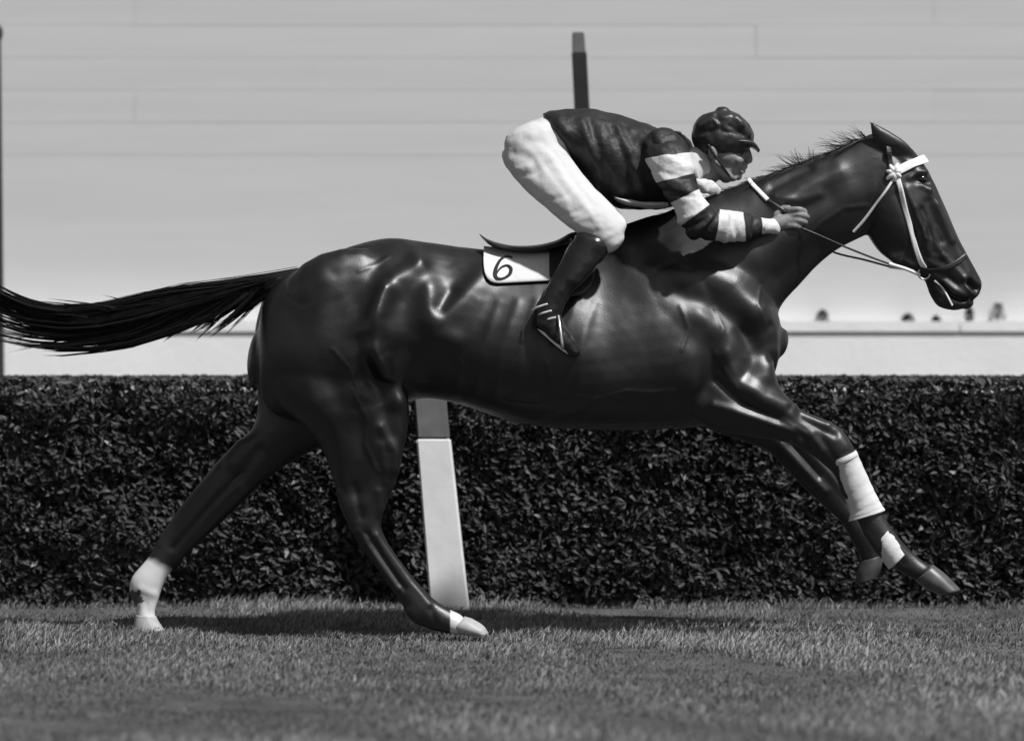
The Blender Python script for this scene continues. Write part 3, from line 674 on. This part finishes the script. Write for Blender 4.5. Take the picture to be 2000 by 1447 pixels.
# leg bandages
def build_bandages():
    def wrapped(secs, n=46, turns=7):
        v, f, c, t = loft(secs, n, 30, round_ends=False)
        ctr = np.repeat([v[i*30:(i+1)*30].mean(0) for i in range(len(v)//30)], 30, axis=0)
        m = len(ctr); a = np.tile(np.arange(30)/30, m//30); ph = (np.repeat(np.linspace(0, turns, m//30), 30)+a) % 1
        v = v.copy(); v[:m] = ctr+(v[:m]-ctr)*(1+.03*(ph-.5)[:, None]); return v, f, c, t
    t = thing('leg_bandage', 'long white bandage wound round the lower foreleg above the dark fetlock', 'bandage', W(1690, 950, -.14))
    me, _ = loft_mesh('wrap', [wrapped([(1672,879, 1623,902, .050,-.14), (1682,902, 1634,926, .045,-.14), (1702,946, 1648,968, .043,-.14), (1718,978, 1660,998, .046,-.14), (1729,996, 1657,1018, .048,-.14)])]); put('wrap', me, M['bandage'], t)
    me, _ = loft_mesh('tape', [loft([(1673,882, 1624,905, .0515,-.14), (1676,889, 1627,912, .0505,-.14)], 4, 30, round_ends=False, scale=1.03)]); put('tape', me, M['bandage'], t)
    t = thing('fetlock_bandage', 'short white wrap on the foreleg just above the outstretched hoof', 'bandage', W(1742, 1070, -.14))
    me, _ = loft_mesh('wrap', [wrapped([(1737,1030, 1708,1062, .037,-.14), (1754,1052, 1718,1086, .044,-.14), (1771,1076, 1736,1112, .040,-.14)], 24, 3)]); put('wrap', me, M['bandage'], t)
build_bandages()

# bridle and reins
def build_bridle():
    c = W(1780, 420, 0)
    t = thing('bridle', 'white racing bridle on the horse\'s head with rosette and thin reins', 'bridle', c)
    for near in (True, False):
        def H(*pp, off=.004): return [hit(x, y, near, off) for x, y in pp]
        ribbon_on('cheekpiece', H((1752,345),(1760,370),(1768,405),(1776,440),(1786,475),(1798,508),(1806,522)), .017, near, M['tackw'], t)
        ribbon_on('throat_latch', H((1744,352),(1728,376),(1708,402),(1686,430),(1666,452)), .0085, near, M['tackw'], t)
        ribbon_on('noseband', H((1795,520),(1815,528),(1840,525),(1865,515),(1885,500)), .016, near, M['tackd'], t)
        ribbon_on('tongue_strap', H((1826,547),(1838,562),(1850,580),(1860,596)), .006, near, M['tackw'], t)
        ros = hit(1746, 338, near, .008)
        if ros is not None:
            s = -1 if near else 1; parts = []
            for k in range(7):
                a = k*2*math.pi/7+.3; d = Vector((math.cos(a), 0, math.sin(a)))
                parts.append(capsule3([ros, ros+d*.013+Vector((0, s*.004, 0)), ros+d*(.020+.012*((k*5) % 7)/7)+Vector((0, s*.002, 0))], [.009, .010, .006], 8))
            me, _ = loft_mesh('rosette', parts); put('rosette', me, M['tackw'], t)
        bt = hit(1806, 532, near, .006)
        if bt is not None:
            ring = [bt+Vector((.020*math.cos(a), 0, .020*math.sin(a))) for a in np.linspace(0, 2*math.pi, 17)]
            tube('bit_ring', ring, .0035, M['metal'], t)
            s = -1 if near else 1
            hand = W(1568, 446, s*.085)
            g = [W(1566, 446, s*.118), W(1600, 460, s*.114), W(1650, 482, s*.098), W(1700, 502, s*.075), W(1738, 516, s*.062)]
            if not near: g = [hand, W(1620, 489, s*.08), W(1690, 508, s*.07), W(1738, 521, s*.062)]
            tube('rein', g, .0036, M['tackd'], t)
            tube('rein_end', [g[-1], W(1768, 525, s*.058), bt+Vector((-.018, 0, -.004))], .0062, M['tackw'], t)
    bb = [(1742,338),(1758,332),(1775,324),(1790,318),(1800,313.5)]
    ribbon_on('browband', [hit(x, y, True, .004) for x, y in bb]+[W(1808, 310, 0)]+[hit(x, y, False, .004) for x, y in bb[::-1]], .030, True, M['tackw'], t)
    # rein loop over the neck
    N1 = [hit(1500, 392, True, .005), hit(1484, 376, True, .005), hit(1470, 362, True, .006), W(1462, 350, 0), hit(1470, 362, False, .006), hit(1490, 384, False, .005)]
    ribbon_on('rein_loop', N1, .014, True, M['tackw'], t)
    pts = [hit(1500, 392, True, .006), hit(1530, 412, True, .006), W(1560, 436, -.09)]
    ribbon_on('rein_loop_end', pts, .010, True, M['tackd'], t)
    # headpiece over the poll
    ribbon_on('headpiece', [hit(1744,340,True,.004), hit(1738,315,True,.004), hit(1735,290,True,.004), W(1733,258,0), hit(1735,290,False,.004), hit(1744,340,False,.004)], .018, True, M['tackd'], t)
build_bridle()

# saddle cloth with its number, saddle
def skin_ring(px, ang, off, zc_py=640):
    """radial point on the trunk: ang 0 = top, negative = near side"""
    C = W(px, zc_py, 0); d = Vector((0, math.sin(ang), math.cos(ang)))
    h = BVH.ray_cast(C+d*1.2, -d)
    return (h[0]+d*off) if h[0] is not None else None
def ang_at(px, py):
    h = hit(px, py, True, 0); C = W(px, 640, 0); return math.atan2(h.y, h.z-C.z)
def patch(name, cols, m, parent, off, thick, nv=40):
    """cloth laid over the back; cols: (px, bottom py near); returns object and near-side grid"""
    G = []
    for px, pb in cols:
        a = ang_at(px, pb)
        G.append([skin_ring(px, x, off) for x in np.linspace(a, -a, nv)])
    nu = len(G); V = [list(p) for r in G for p in r]; F = []
    for i in range(nu-1):
        for j in range(nv-1): F.append((i*nv+j, i*nv+j+1, (i+1)*nv+j+1, (i+1)*nv+j))
    me = bpy.data.meshes.new(name); me.from_pydata(V, [], F)
    for p in me.polygons: p.use_smooth = True
    me.update(); o = put(name, me, m, parent)
    md = o.modifiers.new('thickness', 'SOLIDIFY'); md.thickness = thick; md.offset = 0
    return o
def build_saddle():
    t = thing('saddle_cloth', 'white number cloth marked 6 under the jockey\'s saddle', 'saddle cloth', W(1005, 520, 0))
    cols = [(945,516),(946.5,532),(949,541),(953,548),(959,553),(966,555.5)]+[(x, 556.5-(x-975)*.05) for x in range(975, 1090, 9)]
    patch('cloth', cols, M['cloth'], t, .010, .005)
    # the figure 6, laid on the cloth
    c6 = [(1000,511),(992,508.5),(982,511),(972,520),(965,532),(963.5,541),(968,548),(978,550),(988,547),(996,540),(997.5,531),(991,525.5),(981,527),(972,533),(966,541)]
    w6 = [3,3.2,4,5.6,7,7,6,4,4.5,6,6,4.5,3.5,3,2.5]
    R, _ = cr(np.hstack([np.array(c6), np.array(w6)[:, None]]), 60)
    A = np.array([list(hit(x, y, True, .0165)) for x, y, _ in R]); T = np.gradient(A, axis=0); T /= np.linalg.norm(T, axis=1)[:, None]+1e-9
    N = np.array([list(BVH.find_nearest(Vector(p))[1]) for p in A])
    for _ in range(8): N[1:-1] = (N[:-2]+N[1:-1]*2+N[2:])/4
    B = np.cross(T, N); B /= np.linalg.norm(B, axis=1)[:, None]; N = np.cross(B, T)
    strap('number_six', A, B, N, R[:, 2]/570, .0015, M['ink'], t)
    s = thing('saddle', 'small black racing saddle with upswept cantle on the number cloth', 'saddle', W(1040, 490, 0))
    me, _ = loft_mesh('seat', [loft([(937,457, 943,467, .075,0), (952,467, 955,478, .115,0), (975,475, 975,488, .135,0), (1005,480, 1005,494, .140,0), (1045,479, 1045,497, .135,0), (1085,470, 1085,494, .120,0), (1112,456, 1116,490, .08,0), (1128,452, 1135,486, .045,0)], 50, 30)])
    put('seat', me, M['tackd'], s)
    patch('flap', [(1072,545),(1080,566),(1095,578),(1115,584),(1135,580),(1152,565),(1160,545)], M['tackd'], s, .019, .005)
    for near in (True, False):
        sy = -1 if near else 1
        ribbon_on('stirrup_leather', [hit(1110, 500, near, .026), hit(1100, 550, near, .028), W(1085, 610, sy*.305), W(1078, 640, sy*.315)], .018, near, M['tackd'], s)
        a, b = W(1060, 640, sy*.318), W(1122, 690, sy*.318); ap = W(1090, 612, sy*.318); pts = []
        w = .058
        top = Vector((ap.x, sy*.318, ap.z))
        dn = W(1098, 676, sy*.318)
        pts = [top, top.lerp(dn, .35)+Vector((0, -w*.7, 0)), dn+Vector((0, -w, 0)), dn, dn+Vector((0, w, 0)), top.lerp(dn, .35)+Vector((0, w*.7, 0)), top]
        tube('stirrup', pts, .005, M['metal'], s)
build_saddle()

# ------------------------------------------------------------------ jockey
def crumple(me, amp, freq, seed):
    v = coords(me); n = normals(me)
    v = v+n*(amp*vnoise(v*freq, seed)+amp*.5*vnoise(v*freq*2.3, seed+1))[:, None]; set_coords(me, v)
def build_jockey():
    J = thing('person', 'jockey crouched low in dark silks with white hooped sleeves, white breeches and dark cap', 'person', W(1085, 480, 0))
    head = [(1392,226, 1428,226, .045,0), (1364,243, 1456,243, .066,0), (1358,266, 1466,268, .072,0), (1364,290, 1461,291, .072,0), (1376,310, 1454,312, .066,0), (1388,328, 1448,329, .056,0), (1402,344, 1437,344, .040,0), (1408,352, 1430,351, .025,0)]
    neck = [(1372,296, 1428,326, .050,0), (1352,312, 1404,352, .052,0), (1330,325, 1372,375, .062,0)]
    torso = [(1085,232, 1100,300, .11,0), (1180,240, 1180,370, .14,0), (1280,268, 1275,390, .15,0), (1340,310, 1340,375, .09,0)]
    parts = [loft(head, 60, 32), loft(neck, 20, 24), loft(torso, 40, 28)]
    # face: nose, brow, chin, lips, ears
    parts.append(capsule3([W(1456,288,0), W(1462,303,0), W(1464,313,0)], [.012, .012, .012], 10))
    parts.append(ellipsoid(W(1462,314,0), (.014, .017, .011), 12))
    for sy in (-1, 1):
        parts.append(capsule3([W(1455,285,sy*.012), W(1450,284,sy*.04), W(1436,287,sy*.06)], [.012, .012, .008], 8))
        parts.append(ellipsoid(W(1440,313,sy*.042), (.022, .018, .018), 12))
        parts.append(ellipsoid(W(1392,298,sy*.073), (.016, .010, .027), 14, .2))
        parts.append(capsule3([W(1396,318,sy*.055), W(1415,338,sy*.045), W(1432,348,sy*.02)], [.016, .015, .013], 10))
    parts.append(capsule3([W(1452,326,-.022), W(1456,326,0), W(1452,326,.022)], [.007, .009, .007], 8))
    parts.append(capsule3([W(1448,335,-.02), W(1452,335,0), W(1448,335,.02)], [.007, .009, .007], 8))
    parts.append(ellipsoid(W(1440,345,0), (.017, .02, .014), 12))
    for sy in (-1, 1):
        dY = 0 if sy < 0 else .0
        # limbs under the clothes
        parts.append(capsule3([W(1085,270,sy*.07), W(1060,305,sy*.10), W(1122,380,sy*.18), W(1190,452,sy*.255)], [.05, .042, .036, .030], 14))
        parts.append(capsule3([W(1195,460,sy*.265), W(1130,520,sy*.285), W(1080,595,sy*.30), W(1100,655,sy*.305)], [.030, .030, .024, .018], 14))
        parts.append(capsule3([W(1290,300,sy*.13), W(1310,335,sy*.21), W(1362,440,sy*.25)], [.05, .042, .034], 14))
        parts.append(capsule3([W(1362,440,sy*.25), W(1440,442,sy*.19), W(1505,442,sy*.115)], [.034, .030, .022], 14))
        # hand: palm, four curled fingers, thumb
        parts.append(capsule3([W(1500,442,sy*.115), W(1522,436,sy*.108), W(1548,426,sy*.100)], [.021, .026, .024], 12))
        for k, (dz, ln) in enumerate(((-19, .95), (-6, 1.05), (7, 1.0), (19, .8))):
            kx, ky = 1552+[2, 5, 2, -4][k], 424+dz*.85
            Yk = sy*.112
            p0 = W(kx-14, ky+2, Yk); p1 = W(kx+6*ln, ky+1, Yk+sy*.010); p2 = W(kx+19*ln, ky+5, Yk-sy*.008); p3 = W(kx+16*ln, ky+8, Yk-sy*.034); p4 = W(kx+1, ky+8, Yk-sy*.040)
            parts.append(capsule3([p0, p1, p2, p3, p4], [.0105, .0100, .0092, .0085, .0075], 10))
        parts.append(capsule3([W(1516,420,sy*.108), W(1532,402,sy*.100), W(1552,398,sy*.092), W(1568,405,sy*.086)], [.012, .0115, .0100, .0080], 10))
    me = remesh('body', parts, 0.0042, 2)
    v = coords(me); n = normals(me); q = to_px(v); side = np.clip(np.abs(n[:, 1])*1.5, 0, 1)
    d = -.006*np.exp(-(poly_dist(q, [(1438,298),(1450,299)])/6)**2)-.003*np.exp(-(poly_dist(q, [(1440,331),(1456,331)])/3)**2)+.003*np.exp(-(poly_dist(q, [(1415,310),(1436,306)])/7)**2)-.004*np.exp(-(poly_dist(q, [(1420,325),(1438,330)])/7)**2)
    v += n*(d*side*(q[:, 0] > 1370)*(q[:, 1] < 380))[:, None]; set_coords(me, v)
    put('body', me, M['skin'], J)
    for sy in (-1, 1):
        e, _ = loft_mesh('eye', [ellipsoid(W(1447,299,sy*.034), (.011, .011, .009), 12)]); put('eye', e, M['eye'], J)
    # silks
    tor = [(1060,220, 1080,255, .085,0), (1082,213, 1096,300, .145,0), (1130,210, 1132,345, .168,0), (1180,218, 1172,388, .180,0), (1230,230, 1212,408, .190,0), (1280,249, 1268,412, .192,0), (1322,276, 1318,402, .170,0), (1346,306, 1346,384, .115,0), (1358,322, 1362,366, .066,0)]
    shl = [ellipsoid(W(1296, 292, sy*.155), (.075, .075, .075), 18) for sy in (-1, 1)]
    # tail flap of the blouse
    fl = loft([(1060,222, 1072,240, .07,0), (1075,214, 1092,262, .12,0), (1110,213, 1110,290, .15,0)], 16, 24)
    me = remesh('silks', [loft(tor, 90, 40), fl]+shl, .0065, 3)
    v = coords(me); n = normals(me); q = to_px(v); side = np.clip(np.abs(n[:, 1])*1.5, 0, 1); d = np.zeros(len(v))
    for k in range(16):
        x0 = 1095+k*14; d += .006*math.sin(k*2.4+1)*np.exp(-(poly_dist(q, [(x0, 232+k*2), (x0+22, 300), (x0+34+k*3, 390)])/8)**2)
    v += n*(d*side)[:, None]; set_coords(me, v); crumple(me, .007, 14, 31)
    set_attr(me, 'hoop', np.zeros(len(me.vertices))); put('silks', me, M['silks'], J)
    for sy in (-1, 1):
        dx = 0 if sy < 0 else 10
        sl = [(1276,262, 1322,262, .04, sy*.11), (1264,284, 1338,276, .062, sy*.165), (1262,308, 1348,296, .070, sy*.195), (1272,336, 1354,322, .068, sy*.215), (1288,368, 1354,348, .062, sy*.235), (1308,396, 1366,368, .058, sy*.25), (1326,432, 1382,394, .056, sy*.262), (1348,466, 1398,414, .055, sy*.262), (1398,472, 1406,410, .052, sy*.24), (1456,470, 1452,414, .046, sy*.19), (1490,460, 1488,424, .038, sy*.14), (1519,459, 1513,428, .036, sy*.115)]
        sl = [(a+dx, b, c+dx, e, f, g) for a, b, c, e, f, g in sl]
        v, f, c, t = loft(sl, 240, 40)
        me, t = loft_mesh('sleeve', [(v, f, c, t)])
        hoop = (((t > 2.1) & (t < 3.65)) | ((t > 5.05) & (t < 6.25)) | ((t > 8.0) & (t < 9.0)) | (t > 9.95)).astype(float)
        hoop = np.maximum(hoop*1.0, 0); set_attr(me, 'hoop', hoop)
        v = coords(me); n = normals(me); q = to_px(v); q[:, 0] -= dx; fd = np.zeros(len(v))
        for ln, am, sg in (([(1330,452),(1378,430)], -.008, 5), ([(1322,436),(1372,412)], .007, 6), ([(1352,462),(1392,424)], .006, 6), ([(1368,470),(1402,420)], -.007, 5), ([(1415,470),(1420,420)], .005, 6), ([(1440,468),(1432,418)], -.006, 5),
                           ([(1275,330),(1340,352)], -.006, 6), ([(1290,300),(1352,330)], .006, 8), ([(1285,372),(1352,385)], -.007, 5), ([(1300,290),(1340,320)], -.005, 5), ([(1470,462),(1474,424)], -.005, 4), ([(1266,300),(1300,360)], .005, 7)):
            fd += am*np.exp(-(poly_dist(q, ln)/sg)**2)
        v += n*fd[:, None]; set_coords(me, v)
        crumple(me, .0042, 20, 40+sy); put('sleeve', me, M['silks'], J)
    # white waist sash seen under the blouse
    me, _ = loft_mesh('sash', [loft([(1198,384, 1206,396, .184,0), (1225,391, 1230,404, .1945,0), (1262,395, 1264,408, .198,0), (1300,395, 1300,407, .190,0)], 24, 40)]); crumple(me, .003, 25, 55); put('sash', me, M['breech'], J)
    # breeches
    pel = [(1112,228, 1120,320, .13,0), (1075,226, 1100,335, .150,0), (1035,238, 1075,350, .155,0), (1003,262, 1048,358, .140,0), (988,290, 1020,345, .10,0)]
    th = []
    for sy in (-1, 1):
        th.append(loft([(985,280, 1090,248, .075, sy*.085), (990,325, 1112,300, .085, sy*.115), (1022,368, 1142,345, .082, sy*.155), (1066,406, 1174,380, .076, sy*.195), (1106,440, 1204,408, .066, sy*.235), (1146,470, 1224,434, .056, sy*.262), (1176,490, 1218,456, .048, sy*.27)], 60, 28))
    me = remesh('breeches', [loft(pel, 40, 32)]+th, .0065, 3)
    v = coords(me); n = normals(me); q = to_px(v); side = np.clip(np.abs(n[:, 1])*1.4, 0, 1); d = np.zeros(len(v))
    for line, a, s in (([(1000,300),(1040,310),(1050,345)], -.010, 9), ([(1050,310),(1085,360),(1130,420)], -.005, 12), ([(1010,320),(1060,385),(1110,430)], -.004, 10), ([(1110,300),(1150,360),(1195,410)], .004, 9),
                       ([(1120,430),(1180,440)], -.004, 6), ([(1140,455),(1200,450)], -.004, 6), ([(1020,270),(1080,285)], -.004, 8), ([(1000,345),(1040,340),(1075,318)], -.006, 5), ([(1005,330),(1040,325),(1065,300)], .005, 6), ([(1060,395),(1100,385),(1140,360)], -.005, 5), ([(1090,425),(1130,412),(1165,388)], -.005, 4.5), ([(1105,440),(1150,425),(1190,408)], .004, 5), ([(1070,300),(1100,350),(1140,400),(1170,440)], .005, 6), ([(1085,300),(1118,350),(1158,400)], -.005, 5), ([(1040,300),(1075,350),(1110,395)], .005, 6), ([(1160,478),(1205,452)], .004, 4)):
        d += a*np.exp(-(poly_dist(q, line)/s)**2)
    v += n*(.5*d*side)[:, None]; set_coords(me, v); crumple(me, .0022, 20, 61); put('breeches', me, M['breech'], J)
    # boots
    for sy in (-1, 1):
        b = [(1196,486, 1124,458, .052, sy*.272), (1168,520, 1102,496, .052, sy*.285), (1138,554, 1080,538, .046, sy*.297), (1110,584, 1060,574, .038, sy*.304), (1100,604, 1044,604, .038, sy*.308), (1097,622, 1043,630, .036, sy*.310), (1108,642, 1060,652, .038, sy*.311), (1124,664, 1085,676, .038, sy*.312), (1133,684, 1112,694, .028, sy*.312)]
        me, _ = loft_mesh('boot', [loft(b, 80, 28)]); crumple(me, .004, 24, 70); bo = put('boot', me, M['boot'], J)
        tube('sole', [W(1052,642,sy*.318), W(1070,657,sy*.33), W(1095,678,sy*.335), W(1116,694,sy*.322)], [.004, .0062, .0066, .004], M['tackw'], bo)
        for k in range(3):
            tube('boot_strap', [W(1040+k*7,606+k*10,sy*.318), W(1050+k*9,600+k*12,sy*.342), W(1068+k*8,594+k*13,sy*.352)], .0032, M['tackw'], bo)
    # collar
    me, _ = loft_mesh('collar', [loft([(1340,297, 1372,370, .070,0), (1348,290, 1380,364, .064,0), (1358,285, 1390,356, .058,0)], 14, 30)]); crumple(me, .003, 40, 90); put('collar', me, M['bandage'], J)
    me, _ = loft_mesh('scarf', [loft([(1362,346, 1362,372, .016,-.078), (1380,350, 1376,378, .018,-.068), (1396,356, 1392,380, .015,-.05), (1408,364, 1403,379, .008,-.035)], 30, 24)]); crumple(me, .006, 34, 95); put('scarf', me, M['bandage'], J)
    # cap with peak and strap
    cp = [(1398,218, 1424,218, .030,0), (1376,223, 1444,225, .062,0), (1358,238, 1462,240, .084,0), (1351,258, 1471,258, .091,0), (1351,274, 1472,274, .091,0), (1354,284, 1468,284, .088,0)]
    me = remesh('cap', [loft(cp, 40, 40)], .005, 3); v = coords(me); n = normals(me)
    q = to_px(v); fd = np.zeros(len(v))
    for ln, am, sg in (([(1372,246),(1392,232),(1402,242)], .008, 5), ([(1408,230),(1430,228),(1448,246)], .008, 6), ([(1365,262),(1400,254),(1440,262)], -.006, 5), ([(1400,224),(1408,250)], -.006, 4), ([(1440,232),(1462,262)], .006, 6), ([(1358,270),(1380,262)], .005, 5), ([(1425,246),(1452,264)], -.006, 5)): fd += am*np.exp(-(poly_dist(q, ln)/sg)**2)
    v += n*fd[:, None]
    set_coords(me, v); crumple(me, .004, 24, 81); cap = put('cap', me, M['cap'], J)
    pk, _ = loft_mesh('peak', [loft([(1436,270, 1436,284, .082,0), (1462,272, 1460,287, .074,0), (1476,281, 1473,292, .058,0), (1484,292, 1480,298, .030,0)], 20, 24)]); put('peak', pk, M['cap'], cap)
    tube('chin_strap', [W(1384,284,-.083), W(1396,304,-.082), W(1412,326,-.068), W(1424,344,-.046), W(1430,353,-.01), W(1424,344,.046), W(1396,304,.082)], .0045, M['tackd'], cap)
build_jockey()
